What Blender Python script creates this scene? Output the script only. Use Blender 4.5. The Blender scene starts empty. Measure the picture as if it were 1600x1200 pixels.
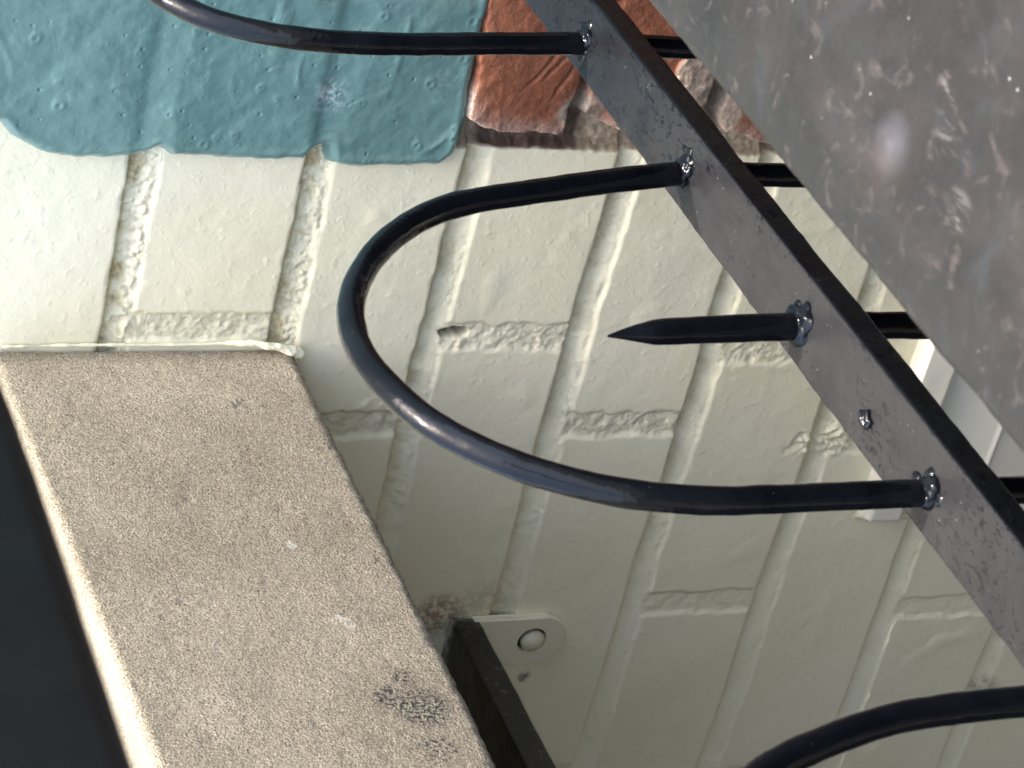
import bpy, math, random
import numpy as np
from mathutils import Matrix, Vector

# ------------------------------------------------------------------ camera, light, exposure
scn = bpy.context.scene
col = scn.collection
# world axes: X runs along the wall, Y points out of the wall (wall face at Y=0), Z is up. Metres.
CAM_POS = (0.0, 0.93, 0.0)
RT = ((-0.2220, 0.3400, -0.9139), (-0.8238, -0.5667, -0.0107), (-0.5216, 0.7505, 0.4059))  # rows: right, up, back
cd = bpy.data.cameras.new('camera')
cam = bpy.data.objects.new('camera', cd); col.objects.link(cam); scn.camera = cam
R = Matrix(RT).transposed()
cam.matrix_world = Matrix.Translation(CAM_POS) @ R.to_4x4()
cd.sensor_width = 36.0; cd.lens = 4195.27 / 1600 * 36.0
cd.clip_start = 0.02; cd.clip_end = 500
cd.dof.use_dof = True; cd.dof.focus_distance = 0.98; cd.dof.aperture_fstop = 52

SUN = Vector((-0.16, -0.001, 0.987)).normalized()
w = bpy.data.worlds.new('World'); scn.world = w; w.use_nodes = True
nt = w.node_tree
sky = nt.nodes.new('ShaderNodeTexSky'); sky.sky_type = 'NISHITA'; sky.sun_disc = False
sky.sun_elevation = math.asin(SUN.z); sky.sun_rotation = math.atan2(SUN.x, SUN.y)
sky.air_density = 1.0; sky.dust_density = 5.0; sky.ozone_density = 1.0
nt.links.new(sky.outputs[0], nt.nodes['Background'].inputs[0])
nt.nodes['Background'].inputs[1].default_value = 0.15
sl = bpy.data.lights.new('sun', 'SUN'); sl.energy = 2.0; sl.angle = math.radians(0.5); sl.color = (1, .94, .85)
so = bpy.data.objects.new('sun', sl); col.objects.link(so)
so.rotation_euler = SUN.to_track_quat('Z', 'Y').to_euler()
scn.view_settings.view_transform = 'Standard'; scn.view_settings.look = 'None'
scn.view_settings.gamma = 1; scn.view_settings.exposure = 2.3

# ------------------------------------------------------------------ noise
def _h(ix, iy, iz, s):
    n = (ix.astype(np.int64) * 374761393 + iy.astype(np.int64) * 668265263 + iz.astype(np.int64) * 2147483647 + s * 974634777) & 0xFFFFFFFF
    n = ((n ^ (n >> 13)) * 1274126177) & 0xFFFFFFFF
    n = ((n ^ (n >> 16)) * 2246822519) & 0xFFFFFFFF
    return ((n ^ (n >> 15)) & 0xFFFFFF) / float(0xFFFFFF)
def vn2(x, y, s=0):
    ix = np.floor(x); iy = np.floor(y); fx = x - ix; fy = y - iy
    fx = fx * fx * (3 - 2 * fx); fy = fy * fy * (3 - 2 * fy); z = np.zeros_like(ix)
    a = _h(ix, iy, z, s); b = _h(ix + 1, iy, z, s); c = _h(ix, iy + 1, z, s); d = _h(ix + 1, iy + 1, z, s)
    return ((a * (1 - fx) + b * fx) * (1 - fy) + (c * (1 - fx) + d * fx) * fy) * 2 - 1
def fb2(x, y, size, oct=4, s=0, g=.5):
    """fractal noise, `size` = feature size in metres, range about -1..1"""
    r = 0; a = 1; t = 0; f = 1 / size
    for i in range(oct):
        r = r + a * vn2(x * f + i * 17.3, y * f - i * 9.1, s + i); t += a; a *= g; f *= 2.03
    return r / t * 1.4
def vn3(x, y, z, s=0):
    ix = np.floor(x); iy = np.floor(y); iz = np.floor(z); fx = x - ix; fy = y - iy; fz = z - iz
    fx = fx * fx * (3 - 2 * fx); fy = fy * fy * (3 - 2 * fy); fz = fz * fz * (3 - 2 * fz)
    def L(k):
        a = _h(ix, iy, iz + k, s); b = _h(ix + 1, iy, iz + k, s); c = _h(ix, iy + 1, iz + k, s); d = _h(ix + 1, iy + 1, iz + k, s)
        return (a * (1 - fx) + b * fx) * (1 - fy) + (c * (1 - fx) + d * fx) * fy
    return (L(0) * (1 - fz) + L(1) * fz) * 2 - 1
def fb3(x, y, z, size, oct=3, s=0, g=.5):
    r = 0; a = 1; t = 0; f = 1 / size
    for i in range(oct):
        r = r + a * vn3(x * f + i * 7.7, y * f, z * f - i * 3.3, s + i); t += a; a *= g; f *= 2.03
    return r / t * 1.4
def sst(a, b, x):
    t = np.clip((x - a) / (b - a), 0, 1); return t * t * (3 - 2 * t)

# ------------------------------------------------------------------ object helpers
def tag(o, label=None, cat=None, group=None, kind=None):
    for k, v in (('label', label), ('category', cat), ('group', group), ('kind', kind)):
        if v: o[k] = v
    return o
def empty(name, loc=(0, 0, 0)):
    o = bpy.data.objects.new(name, None); o.empty_display_size = .05; col.objects.link(o); o.location = loc; return o
def mesh_obj(name, V, F, m, parent=None, attrs=None, smooth=True):
    """V (n,3) world coordinates, F (k,4) or (k,3) index array"""
    V = np.asarray(V, dtype=np.float64); F = np.asarray(F, dtype=np.int32)
    off = np.zeros(3)
    q = parent
    while q is not None: off = off + np.array(q.location[:]); q = q.parent
    me = bpy.data.meshes.new(name)
    n, k = len(V), F.shape[1]
    me.vertices.add(n); me.vertices.foreach_set('co', (V - off).astype(np.float32).ravel())
    me.loops.add(F.size); me.loops.foreach_set('vertex_index', F.ravel())
    me.polygons.add(len(F)); me.polygons.foreach_set('loop_start', np.arange(0, F.size, k, dtype=np.int32))
    me.polygons.foreach_set('use_smooth', np.full(len(F), smooth))
    me.update(calc_edges=True); me.validate()
    if attrs:
        for an, av in attrs.items():
            a = me.attributes.new(an, 'FLOAT', 'POINT'); a.data.foreach_set('value', np.asarray(av, dtype=np.float32))
    me.materials.append(m)
    o = bpy.data.objects.new(name, me); col.objects.link(o)
    if parent is not None: o.parent = parent
    return o
def join(*parts):
    Vs, Fs, n = [], [], 0
    for V, F in parts:
        F = np.asarray(F)
        if F.shape[1] == 3: F = np.concatenate([F, F[:, 2:3]], 1)
        Vs.append(V); Fs.append(F + n); n += len(V)
    return np.concatenate(Vs), np.concatenate(Fs)
def mesh_poly(name, V, faces, m, parent=None, smooth=False):
    off = Vector((0, 0, 0)); q = parent
    while q is not None: off += q.location; q = q.parent
    me = bpy.data.meshes.new(name); me.from_pydata([tuple(Vector(v) - off) for v in V], [], faces); me.update()
    for p in me.polygons: p.use_smooth = smooth
    me.materials.append(m)
    o = bpy.data.objects.new(name, me); col.objects.link(o)
    if parent is not None: o.parent = parent
    return o
def rrect(x0, x1, z0, z1, r, step, seg=6):
    """rounded rectangle profile, dense points; step may be a dict side->step for -x,+z,+x,-z"""
    st = step if isinstance(step, dict) else dict(a=step, b=step, c=step, d=step)
    P = []
    def line(p, q, s):
        n = max(1, int(math.hypot(q[0] - p[0], q[1] - p[1]) / s))
        for i in range(n): t = i / n; P.append((p[0] + (q[0] - p[0]) * t, p[1] + (q[1] - p[1]) * t))
    def arc(cx, cz, a0):
        for i in range(seg): a = a0 - math.pi / 2 * i / seg; P.append((cx + r * math.cos(a), cz + r * math.sin(a)))
    line((x0, z0 + r), (x0, z1 - r), st['a']); arc(x0 + r, z1 - r, math.pi)
    line((x0 + r, z1), (x1 - r, z1), st['b']); arc(x1 - r, z1 - r, math.pi / 2)
    line((x1, z1 - r), (x1, z0 + r), st['c']); arc(x1 - r, z0 + r, 0)
    line((x1 - r, z0), (x0 + r, z0), st['d']); arc(x0 + r, z0 + r, -math.pi / 2)
    return np.array(P)
def sweep_y(prof, ys, disp=None, bend=None):
    """sweep a closed X-Z profile along Y; disp(x,y,z)->outward offset"""
    n = len(prof); ys = np.asarray(ys, float)
    nx = np.roll(prof, -1, 0) - np.roll(prof, 1, 0)
    nr = np.stack([-nx[:, 1], nx[:, 0]], 1); nr /= np.linalg.norm(nr, axis=1)[:, None] + 1e-12
    X = np.tile(prof[:, 0], (len(ys), 1)); Z = np.tile(prof[:, 1], (len(ys), 1)); Y = np.tile(ys[:, None], (1, n))
    if disp is not None:
        d = disp(X, Y, Z); X = X + d * nr[:, 0]; Z = Z + d * nr[:, 1]
    if bend is not None: Z = Z + bend(Y)
    V = np.stack([X, Y, Z], -1).reshape(-1, 3)
    i, j = np.meshgrid(np.arange(len(ys) - 1), np.arange(n), indexing='ij'); j2 = (j + 1) % n
    F = np.stack([i * n + j, (i + 1) * n + j, (i + 1) * n + j2, i * n + j2], -1).reshape(-1, 4)
    caps = []
    for row, flip in ((0, 1), (len(ys) - 1, 0)):
        c = len(V); V = np.concatenate([V, V[row * n:(row + 1) * n].mean(0)[None]])
        for k in range(n):
            a, b = row * n + k, row * n + (k + 1) % n
            caps.append((a, b, c, c) if flip else (b, a, c, c))
    return V, np.concatenate([F, np.array(caps)])
def spline(P, step):
    """Catmull-Rom resample of a polyline in 3D at about `step`"""
    P = np.array(P, float); Q = np.concatenate([[2 * P[0] - P[1]], P, [2 * P[-1] - P[-2]]]); out = []
    for i in range(1, len(Q) - 2):
        a, b, c, d = Q[i - 1:i + 3]; n = max(2, int(np.linalg.norm(c - b) / step))
        for k in range(n):
            t = k / n
            out.append(.5 * ((2 * b) + (c - a) * t + (2 * a - 5 * b + 4 * c - d) * t * t + (3 * b - a - 3 * c + d) * t ** 3))
    out.append(P[-1]); return np.array(out)
def smooth_path(P, it):
    P = P.copy()
    for _ in range(it): P[1:-1] = (P[:-2] + 2 * P[1:-1] + P[2:]) / 4
    return P
def tube(P, rad, seg=24, lump=.00035, seed=0, facets=False):
    """tube along P with radius array, painted-lump displacement"""
    n = len(P); T = np.gradient(P, axis=0); T /= np.linalg.norm(T, axis=1)[:, None]
    side = np.array([1., 0, 0]); U = np.tile(side, (n, 1)); U -= T * (U * T).sum(1)[:, None]; U /= np.linalg.norm(U, axis=1)[:, None]
    W = np.cross(T, U); a = np.linspace(0, 2 * np.pi, seg, endpoint=False)
    rad = np.broadcast_to(rad, (n,))
    dirs = U[:, None] * np.cos(a)[None, :, None] + W[:, None] * np.sin(a)[None, :, None]
    B = P[:, None] + dirs * rad[:, None, None]
    d = fb3(B[..., 0], B[..., 1], B[..., 2], .006, 3, seed) * lump + fb3(B[..., 0], B[..., 1], B[..., 2], .03, 2, seed + 9) * lump * .8
    B = B + dirs * (d * np.clip(rad / .004, .15, 1)[:, None])[..., None]
    V = B.reshape(-1, 3)
    i, j = np.meshgrid(np.arange(n - 1), np.arange(seg), indexing='ij'); j2 = (j + 1) % seg
    F = np.stack([i * seg + j, i * seg + j2, (i + 1) * seg + j2, (i + 1) * seg + j], -1).reshape(-1, 4)
    caps = []
    for row, fl in ((0, 0), (n - 1, 1)):
        c = len(V); V = np.concatenate([V, P[row][None]])
        for k in range(seg):
            x, y = row * seg + k, row * seg + (k + 1) % seg
            caps.append((y, x, c, c) if not fl else (x, y, c, c))
    return V, np.concatenate([F, np.array(caps)])
def blob(c, r, seed, amp=.3, n=22, size=None):
    th = np.linspace(0.02, math.pi - .02, n); ph = np.linspace(0, 2 * math.pi, n * 2, endpoint=False)
    T, Pm = np.meshgrid(th, ph, indexing='ij'); D = np.stack([np.sin(T) * np.cos(Pm), np.sin(T) * np.sin(Pm), np.cos(T)], -1)
    q = D * 1.0
    k = 1 + amp * fb3(q[..., 0] + seed, q[..., 1], q[..., 2], size or .55, 3, seed)
    V = (D * k[..., None] * np.array(r) + np.array(c)).reshape(-1, 3); m = n * 2
    i, j = np.meshgrid(np.arange(n - 1), np.arange(m), indexing='ij'); j2 = (j + 1) % m
    return V, np.stack([i * m + j, (i + 1) * m + j, (i + 1) * m + j2, i * m + j2], -1).reshape(-1, 4)

# ------------------------------------------------------------------ materials
class M:
    def __init__(s, name):
        s.m = bpy.data.materials.new(name); s.m.use_nodes = True; s.t = s.m.node_tree
        s.b = s.t.nodes['Principled BSDF']; s.co = s.n('ShaderNodeTexCoord').outputs['Object']
    def n(s, k, **kw):
        x = s.t.nodes.new(k)
        for a, v in kw.items(): setattr(x, a, v)
        return x
    def l(s, a, b): s.t.links.new(a, b)
    def noise(s, scale, det=4, rough=.55, dist=0, vec=None):
        x = s.n('ShaderNodeTexNoise'); x.inputs['Scale'].default_value = scale; x.inputs['Detail'].default_value = det
        x.inputs['Roughness'].default_value = rough; x.inputs['Distortion'].default_value = dist
        s.l(vec if vec is not None else s.co, x.inputs['Vector']); return x.outputs['Fac']
    def voro(s, scale, feat='F1', out='Distance', vec=None):
        x = s.n('ShaderNodeTexVoronoi', feature=feat); x.inputs['Scale'].default_value = scale
        s.l(vec if vec is not None else s.co, x.inputs['Vector']); return x.outputs[out]
    def stretch(s, sc, rot=(0, 0, 0)):
        x = s.n('ShaderNodeMapping'); x.inputs['Scale'].default_value = sc; x.inputs['Rotation'].default_value = rot
        s.l(s.co, x.inputs['Vector']); return x.outputs[0]
    def ramp(s, f, stops, interp='LINEAR'):
        x = s.n('ShaderNodeValToRGB'); x.color_ramp.interpolation = interp; e = x.color_ramp.elements
        while len(e) < len(stops): e.new(.5)
        for i, (p, c) in enumerate(stops):
            e[i].position = p; e[i].color = (*(c if hasattr(c, '__len__') else (c, c, c)), 1)
        s.l(f, x.inputs[0]); return x.outputs[0]
    def mix(s, f, a, b, mode='MIX'):
        x = s.n('ShaderNodeMix', data_type='RGBA', blend_type=mode)
        for v, i in ((f, 0), (a, 6), (b, 7)):
            if hasattr(v, 'is_output'): s.l(v, x.inputs[i])
            elif i == 0: x.inputs[0].default_value = v
            else: x.inputs[i].default_value = (*v, 1)
        return x.outputs[2]
    def math(s, op, a, b=0.0, clamp=False):
        x = s.n('ShaderNodeMath', operation=op, use_clamp=clamp)
        for v, i in ((a, 0), (b, 1)):
            if hasattr(v, 'is_output'): s.l(v, x.inputs[i])
            else: x.inputs[i].default_value = v
        return x.outputs[0]
    def attr(s, nm): return s.n('ShaderNodeAttribute', attribute_name=nm).outputs['Fac']
    def bump(s, hs):
        prev = None
        for h, dist in hs:
            x = s.n('ShaderNodeBump'); x.inputs['Strength'].default_value = 1; x.inputs['Distance'].default_value = dist
            s.l(h, x.inputs['Height'])
            if prev is not None: s.l(prev, x.inputs['Normal'])
            prev = x.outputs[0]
        s.l(prev, s.b.inputs['Normal'])
    def near(s, p, r, k=None):
        """1 at point p falling to 0 at radius r (scene coordinates)"""
        x = s.n('ShaderNodeVectorMath', operation='DISTANCE'); s.l(s.n('ShaderNodeNewGeometry').outputs['Position'], x.inputs[0]); x.inputs[1].default_value = p
        return s.math('SUBTRACT', 1.0, s.math('DIVIDE', x.outputs['Value'], r), True)
    def set(s, **kw):
        for k, v in kw.items():
            i = s.b.inputs[k.replace('_', ' ')]
            if hasattr(v, 'is_output'): s.l(v, i)
            else: i.default_value = (*v, 1) if isinstance(v, tuple) else v
        return s.m

def mat_white():
    s = M('cream_masonry_paint')
    c = s.ramp(s.noise(9, 5), [(.3, (.77, .727, .50)), (.7, (.83, .797, .59))])
    c = s.mix(s.math('MULTIPLY', s.ramp(s.noise(260, 3), [(.62, 0), (.72, 1)]), .25), c, (.52, .49, .36))
    speck = s.ramp(s.voro(170), [(.035, 1), (.06, 0)])
    sm = s.math('MULTIPLY', speck, s.ramp(s.noise(25, 2), [(.58, 0), (.66, 1)]))
    c = s.mix(s.math('MULTIPLY', sm, .7), c, (.14, .11, .08))
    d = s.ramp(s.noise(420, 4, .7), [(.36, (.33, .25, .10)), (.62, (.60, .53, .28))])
    c = s.mix(s.attr('dirt_shade'), c, d)
    mo = s.ramp(s.noise(380, 5, .7), [(.3, (.20, .155, .10)), (.7, (.50, .41, .28))])
    c = s.mix(s.attr('bare'), c, mo)
    c = s.mix(s.attr('brown'), c, (.055, .028, .02))
    for p, rr, t, cc in (((.783, 0, -.497), .016, .9, (.30, .20, .13)), ((.782, 0, -.520), .022, .5, (.38, .32, .22)), ((.826, 0, -.553), .0045, .9, (.14, .09, .06)), ((.727, 0, -.437), .004, .8, (.2, .13, .08)), ((.722, 0, -.425), .003, .8, (.2, .13, .08)), ((.858, 0, -.838), .014, .6, (.22, .20, .15)), ((.512, 0, -.245), .007, .9, (.10, .07, .045))):
        k = s.math('MULTIPLY', s.ramp(s.noise(260, 4, .7), [(.40, .1), (.55, 1)]), s.math('MULTIPLY', s.near(p, rr), 2.0, True))
        c = s.mix(s.math('MULTIPLY', k, t), c, cc)
    s.bump([(s.noise(90, 4, .5), .0003), (s.ramp(s.noise(190, 2, .45), [(.58, 0), (.9, 1)]), .00026), (s.noise(520, 2, .5), .00009), (s.math('MULTIPLY', s.noise(430, 5, .8, .5), s.attr('crumb')), .0009)])
    return s.set(Base_Color=c, Roughness=.62)
def mat_teal():
    s = M('thick_teal_paint')
    c = s.ramp(s.noise(14, 5), [(.3, (.118, .228, .205)), (.72, (.15, .272, .25))])
    ch = s.math('MULTIPLY', s.ramp(s.noise(300, 4, .7), [(.45, 0), (.6, 1)]), s.near((.497, .004, -.383), .010))
    ch2 = s.math('MULTIPLY', s.ramp(s.noise(500, 4, .7), [(.50, 0), (.6, 1)]), s.near((.487, .004, -.433), .016))
    c = s.mix(s.math('MULTIPLY', ch, .8, True), c, (.62, .68, .68))
    c = s.mix(s.math('MULTIPLY', ch2, .2, True), c, (.45, .55, .55))
    br = s.math('MULTIPLY', s.ramp(s.noise(260, 3, .6), [(.44, 0), (.5, 1)]), s.near((.445, .004, -.372), .014))
    c = s.mix(br, c, (.10, .08, .05))
    s.bump([(s.noise(70, 3, .5, .6), .0007), (s.noise(260, 2, .5), .0003), (s.ramp(s.voro(130, 'SMOOTH_F1'), [(0, 0), (.14, 1)]), .0005)])
    return s.set(Base_Color=c, Roughness=s.ramp(s.noise(40, 3), [(.3, .14), (.7, .26)]), Coat_Weight=.3, Coat_Roughness=.08)
def mat_red():
    s = M('bare_red_brick')
    c = s.ramp(s.noise(24, 6, .6), [(.28, (.18, .056, .023)), (.5, (.22, .073, .032)), (.72, (.26, .092, .045))])
    c = s.mix(s.math('MULTIPLY', s.ramp(s.noise(420, 4, .7), [(.5, 0), (.62, 1)]), .18), c, (.38, .22, .15))
    e = s.math('MULTIPLY', s.attr('edge'), s.ramp(s.noise(550, 4, .75), [(.38, .25), (.52, 1)]))
    c = s.mix(e, c, (.62, .54, .44))
    mo = s.ramp(s.noise(400, 5, .7), [(.3, (.20, .15, .11)), (.7, (.46, .37, .28))])
    c = s.mix(s.attr('smear'), c, mo)
    s.bump([(s.noise(90, 5, .6), .0006), (s.noise(450, 4, .7), .0003), (s.noise(900, 3, .7), .00015)])
    return s.set(Base_Color=c, Roughness=.8)
def mat_stone():
    s = M('sandy_cast_stone')
    g = s.voro(1150, 'F1', 'Color'); sp = s.n('ShaderNodeSeparateColor'); s.l(g, sp.inputs[0])
    gr = s.ramp(sp.outputs[0], [(.0, (.17, .135, .10)), (.22, (.34, .285, .225)), (.6, (.48, .42, .345)), (.9, (.58, .52, .44)), (1., (.74, .69, .61))])
    n = s.ramp(s.noise(1100, 3, .7), [(.3, (.24, .19, .145)), (.52, (.48, .42, .345)), (.75, (.70, .64, .55))])
    c = s.mix(.45, gr, n)
    big = s.ramp(s.noise(16, 5, .6), [(.3, (.62, .605, .53)), (.7, (.88, .865, .785))])
    c = s.mix(1.0, c, big, 'MULTIPLY')
    rd = s.math('MULTIPLY', s.ramp(s.noise(330, 4, .7), [(.6, 0), (.68, 1)]), s.ramp(s.noise(22, 3), [(.45, .1), (.6, .6)]))
    c = s.mix(rd, c, (.13, .075, .05))
    pv = s.math('MULTIPLY', s.ramp(s.voro(420), [(.14, 1), (.26, 0)]), s.ramp(s.noise(38, 4, .65), [(.46, 0), (.6, .85)]))
    c = s.mix(pv, c, (.10, .065, .045))
    lt = s.math('MULTIPLY', s.ramp(s.voro(520), [(.12, 1), (.2, 0)]), s.ramp(s.noise(90, 3), [(.48, 0), (.6, .7)]))
    c = s.mix(lt, c, (.62, .58, .50))
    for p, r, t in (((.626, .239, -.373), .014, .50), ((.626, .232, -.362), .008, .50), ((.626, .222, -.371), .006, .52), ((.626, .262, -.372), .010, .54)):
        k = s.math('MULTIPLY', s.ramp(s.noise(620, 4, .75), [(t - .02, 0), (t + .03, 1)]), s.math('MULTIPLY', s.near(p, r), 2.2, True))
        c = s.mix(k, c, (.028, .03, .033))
    for p, rr in (((.626, .187, -.3586), .0032), ((.626, .1895, -.3600), .0028), ((.626, .1845, -.3565), .002), ((.626, .1395, -.3506), .0028), ((.626, .1375, -.3502), .002)):
        k = s.math('MULTIPLY', s.near(p, rr), s.ramp(s.noise(520, 3, .7), [(.42, .5), (.56, 2.4)]), True)
        c = s.mix(s.ramp(k, [(.35, 0), (.5, .7)]), c, (.55, .53, .45))
    k = s.math('MULTIPLY', s.near((.626, .043, -.355), .0075), s.ramp(s.noise(420, 4, .7, 0, s.stretch((1, .35, 1))), [(.5, 0), (.6, 2)]), True)
    c = s.mix(s.ramp(k, [(.2, 0), (.5, .8)]), c, (.09, .09, .095))
    s.bump([(s.voro(900), .0006), (s.noise(1500, 3, .85), .0008)])
    return s.set(Base_Color=c, Roughness=.9)
def mat_black(name='black_gloss_paint', rail=False):
    s = M(name)
    base = s.ramp(s.noise(60, 4), [(.3, (.003, .0035, .005)), (.7, (.006, .007, .009))])
    if rail:
        # sky and wall reflections painted grey on the upper face, broken by flecks
        g = s.n('ShaderNodeNewGeometry'); sx = s.n('ShaderNodeSeparateXYZ'); s.l(g.outputs['Normal'], sx.inputs[0])
        up = s.ramp(sx.outputs['Z'], [(.75, 0), (.95, 1)])
        fl = s.ramp(s.noise(420, 5, .7, .4, s.stretch((1, .6, 1), (0, 0, .35))), [(.41, 0), (.46, 1)])
        patch = s.ramp(s.noise(22, 3), [(.40, .55), (.5, 1)])
        fl = s.mix(s.ramp(s.noise(28, 3), [(.42, 0), (.58, 1)]), fl, (1, 1, 1))
        yp = s.n('ShaderNodeSeparateXYZ'); s.l(g.outputs['Position'], yp.inputs[0])
        sheen = s.ramp(s.math('ADD', yp.outputs['Y'], s.math('MULTIPLY', s.noise(50, 3), .06)), [(.24, .16), (.34, .62)])  # the painted reflection is weaker near the wall
        k = s.math('MULTIPLY', up, s.math('MULTIPLY', fl, s.math('MULTIPLY', patch, sheen)))
        base = s.mix(k, base, (.024, .0225, .0235))
        dots = s.ramp(s.voro(420), [(.05, 1), (.09, 0)])
        dm = s.math('MULTIPLY', dots, s.ramp(s.noise(70, 2), [(.52, 0), (.6, .7)]))
        base = s.mix(dm, base, (.25, .26, .28))
        rough = s.ramp(fl, [(0, .12), (1, .36)])
    else:
        dots = s.ramp(s.voro(300), [(.03, 1), (.06, 0)])
        dm = s.math('MULTIPLY', dots, s.ramp(s.noise(90, 2), [(.55, 0), (.62, .6)]))
        base = s.mix(dm, base, (.16, .15, .13))
        rough = s.ramp(s.noise(90, 4), [(.35, .05), (.7, .15)])
    s.bump([(s.noise(130, 3, .5, 0, s.stretch((1, .6, .6))), .0006), (s.noise(600, 2, .5), .00006)])
    return s.set(Base_Color=base, Roughness=rough, Specular_IOR_Level=.27)
def mat_slab():
    s = M('weathered_grey_coating')
    v = s.stretch((1, .8, 1), (0, 0, .6))
    c = s.ramp(s.noise(22, 10, .70, .5, v), [(.28, (.008, .008, .0085)), (.5, (.015, .0135, .0135)), (.74, (.028, .025, .0245))])
    ps = s.n('ShaderNodeSeparateXYZ'); s.l(s.n('ShaderNodeNewGeometry').outputs['Position'], ps.inputs[0])
    bd_ = s.math('ADD', ps.outputs['X'], s.math('MULTIPLY', s.noise(55, 5), .018))
    c = s.mix(s.ramp(bd_, [(.268, 0), (.276, .5)]), c, (.010, .012, .0125))  # dark wall reflection painted along the rounded edge
    c = s.mix(s.math('MULTIPLY', s.ramp(s.noise(24, 6, .65), [(.48, 0), (.62, .5)]), s.near((.215, .44, -.3195), .07)), c, (.038, .033, .031))
    for p_, r_, rot in (((.2285, .4945, -.3195), .006, .5), ((.2360, .500, -.3195), .006, .5), ((.247, .512, -.3195), .006, .4)):
        sc_ = s.math('MULTIPLY', s.ramp(s.noise(330, 5, .6, .5, s.stretch((1, .25, 1), (0, 0, .9))), [(.52, 0), (.6, 1)]), s.math('MULTIPLY', s.near(p_, r_), 2.0, True))
        c = s.mix(s.math('MULTIPLY', sc_, .45), c, (.14, .125, .12))
    st = s.ramp(s.noise(130, 8, .68, 1.2, v), [(.56, 0), (.74, .38)])
    c = s.mix(st, c, (.12, .10, .09))
    dk = s.ramp(s.noise(40, 5, .6, .7), [(.30, .6), (.44, 0)])
    c = s.mix(dk, c, (.020, .024, .027))
    sp = s.math('MULTIPLY', s.ramp(s.voro(190), [(.05, 1), (.09, 0)]), s.ramp(s.noise(30, 2), [(.5, 0), (.6, .8)]))
    c = s.mix(sp, c, (.55, .55, .52))
    k = s.near((.2484, .4809, -.3195), .0085)  # blurred specular highlight painted as a pale spot
    c = s.mix(s.math('MULTIPLY', s.math('MULTIPLY', k, s.noise(140, 3)), .6), c, (.13, .135, .16))
    k2 = s.near((.2536, .4805, -.3195), .009)
    c = s.mix(s.math('MULTIPLY', k2, .1), c, (.14, .085, .07))
    s.bump([(s.noise(60, 5, .6), .0005), (s.noise(300, 4, .6), .0002)])
    return s.set(Base_Color=c, Roughness=s.ramp(s.noise(50, 4), [(.3, .34), (.7, .55)]), Specular_IOR_Level=.33)
def mat_handrail():
    s = M('dark_handrail_paint')
    c = s.ramp(s.noise(14, 4, .5, 0, s.stretch((1, 4, .6))), [(.3, (.003, .003, .0033)), (.7, (.007, .007, .008))])
    s.bump([(s.noise(60, 4), .0006)])
    return s.set(Base_Color=c, Roughness=.38, Specular_IOR_Level=.3)
def mat_bar():
    s = M('dark_rusting_steel')
    c = s.ramp(s.noise(60, 5, .6), [(.35, (.003, .0035, .004)), (.62, (.010, .008, .006)), (.75, (.025, .018, .013))])
    sc = s.math('MULTIPLY', s.ramp(s.noise(240, 3, .6), [(.62, 0), (.66, .5)]), 1.0)
    c = s.mix(sc, c, (.12, .11, .10))
    y = s.n('ShaderNodeSeparateXYZ'); s.l(s.co, y.inputs[0])
    yy = s.math('ADD', y.outputs['Y'], s.math('MULTIPLY', s.noise(160, 3), .02))
    wh = s.ramp(yy, [(.008, 1), (.0165, 0)])
    up = s.n('ShaderNodeNewGeometry'); ux = s.n('ShaderNodeSeparateXYZ'); s.l(up.outputs['Normal'], ux.inputs[0])
    wh = s.math('MULTIPLY', wh, s.ramp(s.math('ABSOLUTE', ux.outputs['Z']), [(.3, .35), (.8, 1)]))
    c = s.mix(s.math('MULTIPLY', wh, .95), c, (.60, .58, .49))
    s.bump([(s.noise(140, 4), .0006)])
    return s.set(Base_Color=c, Roughness=.45)
def mat_plain(name, c0, c1, scale=60, rough=.5, bump=.0004):
    s = M(name); c = s.ramp(s.noise(scale, 4), [(.3, c0), (.7, c1)])
    s.bump([(s.noise(scale * 3, 4), bump)]); return s.set(Base_Color=c, Roughness=rough)

WHITE, TEAL, RED, STONE = mat_white(), mat_teal(), mat_red(), mat_stone()
BLACK, RAILM, SLABM, HAND, BARM = mat_black(), mat_black('worn_black_rail_paint', True), mat_slab(), mat_handrail(), mat_bar()
CREAM = mat_plain('cream_metal_paint', (.68, .64, .45), (.75, .71, .52), 40, .45, .0002)
BOARD = mat_plain('white_board_gloss', (.68, .66, .54), (.74, .725, .61), 12, .35, .00015)
GROUND = mat_plain('dark_paving', (.045, .036, .024), (.08, .063, .043), 14, .9, .002)
DARK = mat_plain('hole_shade', (.01, .01, .01), (.02, .02, .02), 50, .9)

# ------------------------------------------------------------------ ground
n = 60
gx = np.linspace(-40, 40, n)
GX, GY = np.meshgrid(gx, np.linspace(-6, 74, n), indexing='ij')
gi, gj = np.meshgrid(np.arange(n - 1), np.arange(n - 1), indexing='ij')
GF = np.stack([gi * n + gj, (gi + 1) * n + gj, (gi + 1) * n + gj + 1, gi * n + gj + 1], -1).reshape(-1, 4)
g = mesh_obj('ground', np.stack([GX, GY, np.full_like(GX, -1.5)], -1).reshape(-1, 3), GF, GROUND); tag(g, kind='structure')

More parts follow.
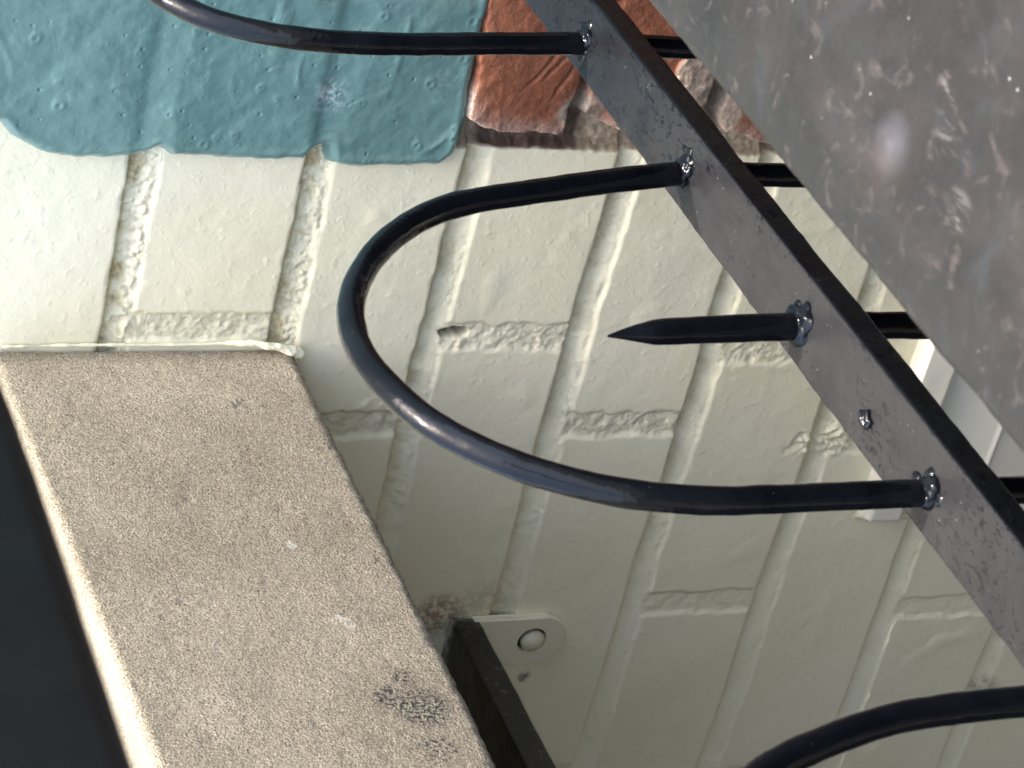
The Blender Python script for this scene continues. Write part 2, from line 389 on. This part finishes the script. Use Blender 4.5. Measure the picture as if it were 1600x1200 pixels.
# ------------------------------------------------------------------ wall height field (Y as a function of X and Z)
BEDS = [.3044, .3799, .4511, .5250, .5966, .6733, .7505, .8296]
while BEDS[0] > -1.2: BEDS.insert(0, BEDS[0] - .0752)
while BEDS[-1] < 1.5: BEDS.append(BEDS[-1] + .0752)
BEDS = np.array(BEDS); K0 = int(np.argmin(abs(BEDS - .3044)))
HEADS = {0: [.614], 1: [.668], 2: [.6205], 3: [.671], 4: [.629, .783], 5: [.683], 6: [.794], -1: [.72]}
JT = .0115
def course_heads(k):
    k -= K0
    if k in HEADS:
        b = HEADS[k]; lo, hi = b[0], b[-1]
    else:
        lo = hi = .60 + (k % 2) * .11; b = [lo]
    return sorted([lo - .225 * i for i in range(1, 14)] + list(b) + [hi + .225 * i for i in range(1, 14)])
def wall_h(X, Z, soft=1.0):
    """returns height and joint masks"""
    W = -Z
    wv = fb2(X, Z, .05, 2, 11) * .0012
    Wq = W + wv
    k = np.clip(np.searchsorted(BEDS, Wq.ravel(), 'right').reshape(Wq.shape) - 1, 0, len(BEDS) - 2)
    T0 = BEDS[k]; T1 = BEDS[k + 1]
    chip = fb2(X, Z, .008, 4, 21)
    rough_bed = np.where((k - K0 <= 1) | (k - K0 < 0), 1.0, .25)      # crumbly old pointing on the upper joints
    rough_bed = np.where(k - K0 > 3, .12, rough_bed)
    inj = Wq - T0                                            # distance below the upper edge of the joint
    dt = inj - JT - chip * .0007                             # >0 on the brick (upper arris)
    db = T1 - Wq + chip * .0011 * rough_bed                  # >0 on the brick (lower edge)
    dh = np.full(X.shape, 1.0)
    for kk in np.unique(k):
        m = k == kk; x = X[m]; d = np.full(x.shape, 1.0)
        for h in course_heads(kk): d = np.minimum(d, abs(x - h))
        dh[m] = d
    dh = dh - .0062 + chip * .0016
    # fade of definition where coats of paint have built up low on the wall
    fade = 1 - .35 * sst(.70, .84, X)
    mort_bed = -(.0056 - .0042 * np.clip(inj / JT, 0, 1)) * fade
    mort_bed += rough_bed * (.0011 * fb2(X, Z, .009, 4, 31, .7) + .0018 * abs(fb2(X, Z, .0028, 3, 38, .7)) + .0012 * fb2(X, Z, .0045, 3, 37, .75)) + .0003 * fb2(X, Z, .01, 3, 32)
    mort_head = -(.0016 + .0003 * chip) * fade + .0011 * fb2(X, Z, .0045, 5, 41, .8) * (1 - .6 * sst(.72, .8, X))
    tilt = (_h(k, k * 0, k * 0, 5) - .5) * .0012
    face = tilt + .0005 * fb2(X, Z, .06, 3, 51) + .00008 * fb2(X, Z, .007, 3, 52) + .0005 * np.clip(fb2(X, Z, .016, 2, 77) - .55, 0, 1)
    wb = .0016 + .001 * (1 - fade)
    a_t = sst(-.0004, wb * 1.1, dt); a_b = sst(-.0005, wb, db); a_h = sst(-.0006, .0022, dh)
    mort = np.where(inj < JT, mort_bed, mort_head)
    t = sst(JT - .002, JT + .001, inj); mort = mort_bed * (1 - t) + mort_head * t
    a = a_t * a_b * a_h
    h = mort * (1 - a) * soft + face * a + (1 - a) * face * .4
    inbed = 1 - a_t
    dirt_shade = np.where(k - K0 <= 1, .8, .42) * inbed * sst(.0055, .0015, abs(inj - .003)) * sst(-.45, .30, fb2(X, Z, .007, 4, 61) - .15 * (k - K0 <= 1))  # real dirt in the old top joints, painted olive shade in every groove
    dirt_shade = dirt_shade * sst(.85, .6, X)
    return h, np.clip(dirt_shade, 0, 1), k, a

def grid_coords(lo, hi, flo, fhi, fine, coarse):
    a = [flo]; s = fine
    while a[-1] > lo: s = min(coarse, s * 1.15); a.append(a[-1] - s)
    a = a[::-1]
    nf = int(round((fhi - flo) / fine)); a += list(flo + fine * np.arange(1, nf + 1)); s = fine
    while a[-1] < hi: s = min(coarse, s * 1.15); a.append(a[-1] + s)
    return np.array(a)
XS = grid_coords(-1.0, 2.0, .43, .925, .00085, .010)
ZS = grid_coords(-1.5, 1.0, -.90, -.235, .00085, .010)
def grid_mesh(name, X, Z, H, mask, m, parent, attrs=None):
    nx, nz = X.shape; idx = np.arange(nx * nz).reshape(nx, nz)
    fm = mask[:-1, :-1] | mask[1:, :-1] | mask[1:, 1:] | mask[:-1, 1:]
    q = np.stack([idx[:-1, :-1], idx[:-1, 1:], idx[1:, 1:], idx[1:, :-1]], -1)[fm]
    used = np.unique(q); re = np.full(nx * nz, -1); re[used] = np.arange(len(used))
    V = np.stack([X.ravel(), H.ravel(), Z.ravel()], -1)[used]
    at = {k: v.ravel()[used] for k, v in attrs.items()} if attrs else None
    return mesh_obj(name, V, re[q], m, parent, at)

def poly_sdf(X, Z, P, closed=True):
    """positive inside polygon P"""
    P = np.array(P); d = np.full(X.shape, 9.); ins = np.zeros(X.shape, bool)
    for i in range(len(P)):
        a, b = P[i], P[(i + 1) % len(P)]; ab = b - a
        t = np.clip(((X - a[0]) * ab[0] + (Z - a[1]) * ab[1]) / (ab @ ab + 1e-12), 0, 1)
        d = np.minimum(d, np.hypot(X - a[0] - t * ab[0], Z - a[1] - t * ab[1]))
        c = ((a[1] > Z) != (b[1] > Z)) & (X < (b[0] - a[0]) * (Z - a[1]) / (b[1] - a[1] + 1e-15) + a[0]); ins ^= c
    return np.where(ins, d, -d)

wall = empty('brick_wall', (0.6, 0, -1.5))
tag(wall, 'brick wall painted cream below, thick teal above, with a strip of bare red brick', 'wall')
X, Z = np.meshgrid(XS, ZS, indexing='ij')
H, dirt_shade, kk, face_a = wall_h(X, Z)
# small hole in the head joint beside the hoop, and a crumbled patch near the rail
hole = np.hypot((X - .6188) / .0030, (Z + .4685) / .0080) + .25 * fb2(X, Z, .006, 3, 71)
H -= .009 * sst(1.05, .75, hole); brown = .75 * sst(1.05, .85, hole)
cr = np.hypot((X - .684) / .010, (Z + .681) / .022) + .35 * fb2(X, Z, .006, 3, 72)
H += .0028 * fb2(X, Z, .006, 4, 73, .7) * sst(1.1, .6, cr); H -= .005 * sst(.5, .3, np.hypot((X - .683) / .004, (Z + .689) / .006))
cr = np.hypot((X - .660) / .012, (Z + .437) / .010) + .3 * fb2(X, Z, .006, 3, 75)
H += .0012 * fb2(X, Z, .008, 4, 76, .7) * sst(1.1, .6, cr)
# unpainted zone above the cream, right of the teal
bedge = .5225 + .0012 * fb2(X, Z, .012, 3, 81)
bare = sst(.0006, -.0006, X - bedge) * sst(.0008, -.0008, Z + .4465)
H = H - .005 * bare * sst(bedge + .001, bedge - .004, X) + bare * .0018 * fb2(X, Z, .006, 4, 82, .7)
redshade = bare * sst(.497, .506, X + .004 * fb2(X, Z, .01, 3, 83)) * (sst(-.506, -.502, Z) * sst(-.455, -.460, Z) + .7 * sst(-.553, -.550, -(-Z)) * 0)  # shadowed gap at the brick ends, painted as dark red-brown
brown = np.clip(brown + redshade * .9, 0, 1)
grid_mesh('white_brickwork', X, Z, H, np.ones_like(X, bool), WHITE, wall, dict(dirt_shade=dirt_shade * (1 - bare), bare=bare, brown=brown, crumb=np.clip((1 - face_a) * (.35 + .65 * (kk - K0 <= 1) + .5 * (fb2(X, Z, .03, 2, 99) > .3)), 0, 1) * sst(.80, .70, X)))

# teal paint coat
TE = [(.5146, -.2477), (.5217, -.2537), (.5273, -.2648), (.5305, -.2757), (.5304, -.2916), (.5292, -.3035), (.5274, -.3100), (.5245, -.3145), (.5282, -.3200), (.5288, -.3402), (.5293, -.3569), (.5287, -.3779), (.524, -.3813), (.5217, -.3865), (.5299, -.3904), (.5318, -.4029), (.5306, -.4259), (.5295, -.4394), (.5253, -.4440), (.5206, -.4457), (.5159, -.4462), (.505, -.4461), (.4866, -.4444), (.4684, -.4444), (.4505, -.4450), (.30, -.446), (-2, -.446), (-2, 2), (.50, 2), (.505, .6), (.50, .2), (.508, 0), (.51, -.15), (.515, -.20)]
sel = (XS < .56); Xt, Zt = X[sel], Z[sel]
near = (Zt[0] > -.47); Xt, Zt = Xt[:, near], Zt[:, near]
d = poly_sdf(Xt, Zt, TE) + .0006 * fb2(Xt, Zt, .006, 3, 91)
ht, _, _, _ = wall_h(Xt, Zt, .33)
for _ in range(14):
    ht[1:-1, 1:-1] = (ht[1:-1, 1:-1] * 2 + ht[:-2, 1:-1] + ht[2:, 1:-1] + ht[1:-1, :-2] + ht[1:-1, 2:]) / 6
e = .0046 * (1 - np.exp(-np.clip(d + .0004, 0, None) / .0014)) - .003 * sst(0, -.002, d)
lumps = .0006 * fb2(Xt, Zt, .026, 3, 92) + .0003 * fb2(Xt, Zt, .007, 4, 93)
rg = 1 - abs(fb2(Xt + .01 * fb2(Xt, Zt, .03, 2, 95), Zt * 1.6, .035, 2, 94)); lumps += .0006 * np.clip(rg - .85, 0, 1) / .15 * sst(-.2, .5, fb2(Xt, Zt, .04, 2, 97))
lumps += .0007 * np.exp(-((d - .0035) / .002) ** 2)
bub = np.zeros_like(Xt)
rnd = random.Random(4)
for i in range(26):
    bx, bz, br = rnd.uniform(.455, .528), rnd.uniform(-.443, -.25), rnd.uniform(.0008, .0018)
    if i < 6: bz = rnd.uniform(-.4435, -.437)
    q = np.hypot(Xt - bx, Zt - bz) / br; bub += .0005 * np.exp(-((q - 1) * 2.2) ** 2) - .0003 * np.exp(-(q * 1.6) ** 2)
fa = sst(0, .003, d)
grid_mesh('teal_paint', Xt, Zt, ht + e + (lumps + bub) * fa + .0003, d > -.0022, TEAL, wall)

# bare red bricks, proud of the cream face; each is a part of the wall
rim = random.Random(7)
R1 = [(.24, -.440), (.4452, -.4420), (.5065, -.4455), (.5105, -.4531), (.5121, -.4652), (.5136, -.4805), (.5139, -.4900), (.5113, -.4942), (.5003, -.4937), (.4847, -.4948), (.4425, -.495), (.24, -.494)]
R2 = [(.22, -.505), (.4421, -.5030), (.4877, -.4990), (.5017, -.4985), (.5077, -.5079), (.5105, -.521), (.5162, -.5309), (.5184, -.547), (.5094, -.5593), (.4981, -.5582), (.4854, -.5576), (.22, -.556)]
R3 = [(.26, -.5670), (.4696, -.5645), (.5012, -.5640), (.5081, -.5691), (.5119, -.5832), (.5149, -.6000), (.5130, -.6220), (.5100, -.6270), (.26, -.627)]
bricks = [(R1, .0065, None), (R2, .0070, None), (R3, .0070, None)]
R4 = [(.25, -.640), (.51, -.638), (.514, -.66), (.512, -.695), (.25, -.697)]
bricks.append((R4, .0070, None))
for kx, x1 in enumerate((.228, -.010, -.245)):
    for kz in range(4):
        z1 = -.444 - kz * .0655
        if kx: bricks.append(([(x1 - .222, z1), (x1, z1), (x1, z1 - .053), (x1 - .222, z1 - .053)], .007, None))
for bi, (P, hh, spall) in enumerate(bricks):
    P = np.array(P); lo = P.min(0) - .004; hi = P.max(0) + .004
    fine = hi[0] > .43
    xs = grid_coords(lo[0], hi[0], max(lo[0], .425), hi[0], .0007, .006) if fine else np.arange(lo[0], hi[0], .004)
    st = .0007 if fine else .002
    zs = np.arange(lo[1], hi[1], st)
    bx, bz = np.meshgrid(xs, zs, indexing='ij')
    d = poly_sdf(bx, bz, P) + .0012 * fb2(bx, bz, .010, 4, 100 + bi) + .0004 * fb2(bx, bz, .003, 2, 140 + bi)
    y = -.006 + (hh + .006) * sst(-.0008, .0018, d) - .0012 * np.exp(-np.clip(d, 0, 1) / .004)
    y += (.0007 * fb2(bx, bz, .03, 3, 120 + bi) + .00035 * fb2(bx, bz, .005, 4, 130 + bi, .65)) * sst(0, .002, d)
    if bi == 0:   # diagonal scored creases near the right-hand end
        for (ax, az, cx_, cz_) in ((.452, -.491, .492, -.468), (.470, -.492, .497, -.480), (.463, -.4925, .487, -.4745)):
            L = np.hypot(cx_ - ax, cz_ - az); ux, uz = (cx_ - ax) / L, (cz_ - az) / L
            t = (bx - ax) * ux + (bz - az) * uz; pd = (bx - ax) * uz - (bz - az) * ux + .0012 * fb2(bx, bz, .012, 2, 150)
            y -= .0011 * np.exp(-(pd / .0007) ** 2) * sst(-.002, .004, t) * sst(L + .002, L - .01, t)
        y += .0004 * fb2(bx, bz, .004, 4, 152, .7) * sst(.485, .503, bx)
    smear = np.zeros_like(bx)
    if bi == 0: smear = sst(.0042, .0028, np.hypot((bx - .5005) * .5, bz + .4908) + .0006 * fb2(bx, bz, .004, 2, 160))
    if bi == 1:
        smear = sst(.012, .010, np.hypot((bx - .483) * .75, bz + .549) + .003 * fb2(bx, bz, .01, 3, 161)); y += .0016 * smear + smear * .0006 * fb2(bx, bz, .004, 3, 162)
        s2 = sst(.006, .0045, np.hypot((bx - .4995) * .6, bz + .5035) + .001 * fb2(bx, bz, .005, 3, 163)); smear = np.maximum(smear, s2 * .8)
        y -= .003 * sst(.010, .004, np.hypot((bx - .507) * .8, bz + .5065))
        s3 = sst(.018, .015, np.hypot(bx - .438, bz + .535) + .004 * fb2(bx, bz, .01, 3, 164)); smear = np.maximum(smear, s3)
    if bi == 2:
        smear = sst(.010, .007, np.hypot((bx - .500) * .6, bz + .5665) + .002 * fb2(bx, bz, .006, 3, 165))
    edge = sst(.0042, .0004, d) * sst(.485, .500, bx)
    edge = np.maximum(edge, .35 * sst(.012, .002, d) * sst(.490, .505, bx))
    grid_mesh('bare_brick', bx, bz, y, d > -.0012, RED, wall, dict(edge=edge, smear=smear))

# ------------------------------------------------------------------ moulded white board at right
bd = empty('moulded_board', (.5, 0, -.80)); tag(bd, 'white moulded board fixed to the cream wall behind the black railing', 'board')
pz = [(-.7150, -.002), (-.7156, .007), (-.7172, .0100), (-.7340, .0108), (-.7350, .0100), (-.7352, .0030), (-.7420, .0036), (-.7540, .0056), (-.7660, .0076), (-.7738, .0090), (-.7746, .0098), (-.7756, .0104), (-.7766, .0098), (-.7772, .0088), (-.90, .0090), (-1.0, .0090), (-1.002, -.002)]
px = np.concatenate([np.arange(.25, .50, .01), np.arange(.50, .7262, .0014), [.7268, .7272, .7273]])
zz, yy = [], []
for a, b in zip(pz[:-1], pz[1:]):
    nn = max(1, int(math.hypot(a[0] - b[0], a[1] - b[1]) / .0012))
    for i in range(nn): zz.append(a[0] + (b[0] - a[0]) * i / nn); yy.append(a[1] + (b[1] - a[1]) * i / nn)
zz.append(pz[-1][0]); yy.append(pz[-1][1]); zz = np.array(zz); yy = np.array(yy)
BX, BZ = np.meshgrid(px, zz, indexing='ij'); BY = np.tile(yy, (len(px), 1)) + .00012 * fb2(BX, BZ, .02, 3, 170)
BY[-2] -= .0006; BY[-1] = -.003
BX = BX + 0; BX[-1] = BX[-2] + .0002
fmask = np.ones_like(BX, bool)
grid_mesh('board_face', BX, BZ, BY, fmask, BOARD, bd)
P = spline([(.7285, .0015, -.7130), (.7290, .003, -.722), (.7283, .0035, -.735), (.7288, .0030, -.76), (.7290, .003, -.80), (.7290, .003, -.90)], .002)
V, F = tube(P, .0022, 12, .0006, 3); mesh_obj('sealant_bead', V, F, CREAM, bd)

# ------------------------------------------------------------------ stone ledge
SX0, SX1, SZ0, SZ1 = .626, 1.60, -.3925, -.2650
prof = rrect(SX0, SX1, SZ0, SZ1, .0042, dict(a=.0011, b=.0030, c=.02, d=.010), 9)
ys = np.concatenate([np.arange(.0015, .36, .0011), np.arange(.362, 1.2, .006)])
def sdisp(x, y, z):
    return .00014 * fb3(x, y, z, .0026, 3, 200, .7) + .00025 * fb3(x, y, z, .02, 3, 204) + .0005 * fb3(x, y, z, .09, 2, 207) \
        - .0006 * np.clip(fb3(x, y, z, .005, 2, 210) - .55, 0, 1) 
V, F = sweep_y(prof, ys, sdisp)
# the top is not quite level
V[:, 2] += (.0080 - .031 * np.clip(V[:, 1], 0, .4)) * (V[:, 2] - SZ0) / (SZ1 - SZ0)
# nibbled lower arris
m_ = np.clip(1 - np.hypot(V[:, 0] - SX0, V[:, 2] - SZ0) / .006, 0, 1); V[:, 2] += m_ * .0016 * np.abs(fb2(V[:, 1], V[:, 0] * 0, .008, 4, 260, .7)); V[:, 0] += m_ * .0012 * np.abs(fb2(V[:, 1], V[:, 0] * 0, .006, 4, 261, .7))
st = empty('stone_ledge', (1.1, 0, -.39)); tag(st, 'rough sandy stone block jutting from the cream wall at lower left', 'stone ledge')
mesh_obj('stone_block', V, F, STONE, st)
V, F = sweep_y(rrect(.965, 1.50, -1.5, SZ0, .004, .03, 2), np.arange(.0, 1.6, .03)); mesh_obj('light_blocking_wall', V, F, GROUND, st)  # unseen wall, added to block sky light and darken the cream wall
# mortar smeared along the junction (belongs to the wall)
P = spline([(.6235, .0010, -.262), (.6225, .0015, -.300), (.6228, .0012, -.340), (.6215, .002, -.362), (.6205, .0045, -.376), (.6225, .0055, -.388), (.6260, .0045, -.3945)], .0008)
rad = np.interp(-P[:, 2], [.262, .34, .36, .376, .39, .395], [.0003, .0004, .0008, .0015, .0018, .0010])
V, F = tube(P, rad, 28, .0040, 5); mesh_obj('mortar_smear', V, F, WHITE, wall)

# ------------------------------------------------------------------ wall bracket
br = empty('wall_bracket', (.798, 0, -.52)); tag(br, 'dark steel bar bolted to the wall by a cream painted tab, under the stone', 'bracket')
V, F = sweep_y(rrect(.7845, .8125, -.5180, -.5035, .0012, .003, 3), np.concatenate([np.arange(.0015, .3, .003), np.arange(.3, .8, .01)]), lambda x, y, z: .0004 * fb3(x, y, z, .012, 3, 220))
mesh_obj('bar', V, F, BARM, br)
# tab with a round end and a bolt hole
cx, cz, hr, tr = .7985, -.5490, .0078, .0142
outer = [(.7985 - tr, -.5150), (.7985 + tr, -.5150)]
V, F = blob((cx, .0004, cz), (.0085, .0005, .0085), 9, 0, 20); mesh_obj('bolt_shade_disc', V, F, DARK, br)  # dark disc painted in for the shade inside the bolt hole
N = 48; ring_o, ring_i = [], []
for i in range(N):
    a = 2 * math.pi * i / N; dx, dz = math.cos(a), math.sin(a)
    ring_i.append((cx + hr * dx, cz + hr * dz))
    if dz <= 0: r_ = tr + .0005; ring_o.append((cx + r_ * dx, cz - .0035 + r_ * dz))
    else:
        s_ = min(tr / max(abs(dx), 1e-6), .034 / max(dz, 1e-6)); ring_o.append((cx + s_ * dx, cz + s_ * dz))
V, F = [], []
y0, y1 = .0005, .0048
for lst, yv in ((ring_o, y1 - .0006), ([(cx + (x - cx) * .975, cz + (z - cz) * .975) for x, z in ring_o], y1), (ring_i, y1), (ring_i, y0), (ring_o, y0)):
    V += [(x, yv, z) for x, z in lst]
for a, b in ((0, 1), (1, 2), (2, 3), (4, 0)):
    for i in range(N): F.append((a * N + i, a * N + (i + 1) % N, b * N + (i + 1) % N, b * N + i))
tabo = mesh_poly('tab', V, F, CREAM, br)
V, F = blob((cx + .0013, .0026, cz - .0012), (.0063, .0034, .0063), 3, .02, 20); bolt = mesh_obj('bolt', V, F, CREAM, br)
V, F = blob((cx + .0026, .0046, cz - .0010), (.0028, .0010, .0028), 4, .02, 14); mesh_obj('bolt_stem', V, F, CREAM, bolt)
V, F = blob((.7990, .006, -.5195), (.010, .0050, .0030), 5, .3, 20); mesh_obj('weld_bead', V, F, BARM, br)

# ------------------------------------------------------------------ iron railing
FX = .374
rl = empty('iron_railing', (FX, .35, -1.45)); tag(rl, 'black wrought iron railing with looped hoops and pointed spikes through a flat rail', 'railing')
RZ = -.3924; RT_ = .0092
def rdisp(x, y, z): return .00022 * fb3(x, y, z, .010, 3, 230) + .00035 * fb3(x, y, z, .05, 2, 233) + .0003 * np.clip(fb3(x, y, z, .004, 2, 237) - .3, 0, 1)
V, F = sweep_y(rrect(.3585, .3845, RZ - RT_, RZ, .0010, .0012, 4), np.arange(.0, 1.0, .0016), rdisp)
mesh_obj('top_rail', V, F, RAILM, rl)
V, F = sweep_y(rrect(.3585, .3845, -1.30, -1.2915, .0010, .006, 2), np.arange(.0, 1.0, .01))
mesh_obj('bottom_rail', V, F, BLACK, rl)
h1 = [(.2766, -.3939), (.28, -.3762), (.286, -.3518), (.2922, -.3281), (.296, -.3142), (.3008, -.3022), (.3101, -.289), (.3227, -.276), (.338, -.2647), (.3544, -.2565), (.3701, -.2529), (.3829, -.2528), (.3906, -.2544), (.3972, -.2562), (.4074, -.26), (.4146, -.2646), (.4219, -.2709), (.428, -.2776), (.4335, -.2862), (.4389, -.2967), (.4427, -.3079), (.445, -.3216), (.4461, -.3342), (.4457, -.3534), (.4451, -.391)]
h0 = [(.0220, -.3930), (.0220, -.355), (.0235, -.325), (.030, -.293), (.045, -.268), (.068, -.252), (.095, -.244), (.122, -.2405), (.148, -.2425), (.1664, -.248), (.175, -.2523), (.1844, -.2605), (.1908, -.2716), (.1953, -.2854), (.1971, -.3046), (.1963, -.3294), (.1927, -.3651), (.19, -.397)]
h2 = [(.5286, -.3920), (.5286, -.3755), (.5293, -.3569), (.531, -.3381), (.5352, -.3229), (.5403, -.3077), (.5447, -.2973), (.554, -.2830), (.567, -.2700), (.585, -.2590), (.608, -.2530), (.634, -.2530), (.658, -.2600), (.676, -.2730), (.690, -.2920), (.698, -.3160), (.7005, -.345), (.7005, -.3920)]
def weld(y, seed, big=1.0):
    V, F = [], []
    parts = [blob((FX, y, RZ), (.0054 * big, .0056 * big, .0030), seed, .18, 30, .7), blob((FX - .0035, y + .002, RZ), (.0042 * big, .0044 * big, .0026), seed + 3, .25, 26, .7)]
    rr = random.Random(seed)
    for k in range(5):
        a = rr.uniform(0, 6.28); q = rr.uniform(.003, .0078) * big
        parts.append(blob((FX - .002 + q * math.cos(a), y + q * math.sin(a), RZ - .0002), (rr.uniform(.0016, .0030), rr.uniform(.0016, .0030), rr.uniform(.0008, .0013)), seed + k, .15, 14))
    V, F = join(*parts); return V, F
for hi, hp in enumerate((h0, h1, h2)):
    P = spline([(FX, y, z) for y, z in hp], .0025); P = smooth_path(P, 14)
    dn0 = np.array([(FX, P[0, 1], z) for z in np.arange(-1.29, P[0, 2] - .004, .006)]); dn1 = np.array([(FX, P[-1, 1], z) for z in np.arange(P[-1, 2] - .004, -1.29, -.006)])
    P = np.concatenate([dn0, P, dn1])
    V, F = tube(P, .0039, 26, .00018, 300 + hi); ho = mesh_obj('hoop', V, F, BLACK, rl)
    for wy, sd in ((hp[0][0], 10 + hi * 2), (hp[-1][0], 11 + hi * 2)):
        V, F = weld(wy, sd, .88); mesh_obj('weld_bead', V, F, BLACK, ho)
for si, sy in enumerate((.1060, .3640, .6150)):
    top = np.array([(FX, sy + .0050, -.3287), (FX, sy + .0049, -.3292), (FX, sy + .0042, -.3330), (FX, sy + .0037, -.3375), (FX, sy + .0034, -.3420), (FX, sy + .0032, -.3440)])
    body = np.array([(FX, sy + .003 * (1 + (.3440 + z) / .05 if z > -.394 else 0), z) for z in np.arange(-.347, -1.29, -.004)])
    P = np.concatenate([top, body]); rad = np.full(len(P), .0040); rad[:6] = (.0002, .0004, .0013, .0023, .0032, .0036); rad[6:12] = (.0037, .0038, .0038, .0039, .0039, .0039)
    V, F = tube(P, rad, 26, .00018, 320 + si); so_ = mesh_obj('spike', V, F, BLACK, rl)
    V, F = weld(sy, 30 + si, 1.15); mesh_obj('weld_bead', V, F, BLACK, so_)
V, F = blob((.3748, .4098, RZ + .0006), (.0026, .0034, .0016), 50, .35, 18); mesh_obj('paint_blob', V, F, BLACK, rl)
V, F = sweep_y(rrect(.355, .388, -1.5, -.30, .002, .02, 2), np.array([1.0, 1.002, 1.03, 1.032])); mesh_obj('end_post', V, F, BLACK, rl)

# ------------------------------------------------------------------ grey slab in front of the railing
sb = empty('coping_slab', (.15, .6, -.36)); tag(sb, 'large weathered dark grey slab filling the upper right foreground', 'slab')
V, F = sweep_y(rrect(.030, .2785, -.3650, -.3195, .0050, .004, 8), np.arange(.12, 1.25, .004), lambda x, y, z: .0004 * fb3(x, y, z, .03, 3, 240) + .0002 * fb3(x, y, z, .006, 2, 243))
mesh_obj('slab_top', V, F, SLABM, sb)
V, F = sweep_y(rrect(.050, .2500, -1.5, -.3650, .004, .03, 2), np.arange(.14, 1.24, .02)); mesh_obj('plinth', V, F, SLABM, sb)

# ------------------------------------------------------------------ handrail close to the lens
hd = empty('handrail', (.22, 1.2, -1.5)); tag(hd, 'dark blue black handrail, out of focus at the lower left edge', 'handrail')
V, F = sweep_y(rrect(.1975, .2385, -.0829, -.0420, .0045, .004, 8), np.arange(.625, 1.5, .006), lambda x, y, z: .0004 * fb3(x, y, z, .03, 3, 250), lambda y: -.0)
mesh_obj('rail', V, F, HAND, hd)
V, F = sweep_y(rrect(.208, .230, -1.5, -.081, .003, .04, 3), np.array([1.30, 1.302, 1.32, 1.322])); mesh_obj('post', V, F, HAND, hd)
V, F = sweep_y(rrect(.208, .230, -.320, -.081, .003, .04, 3), np.array([.90, .902, .92, .922])); mesh_obj('post', V, F, HAND, hd)
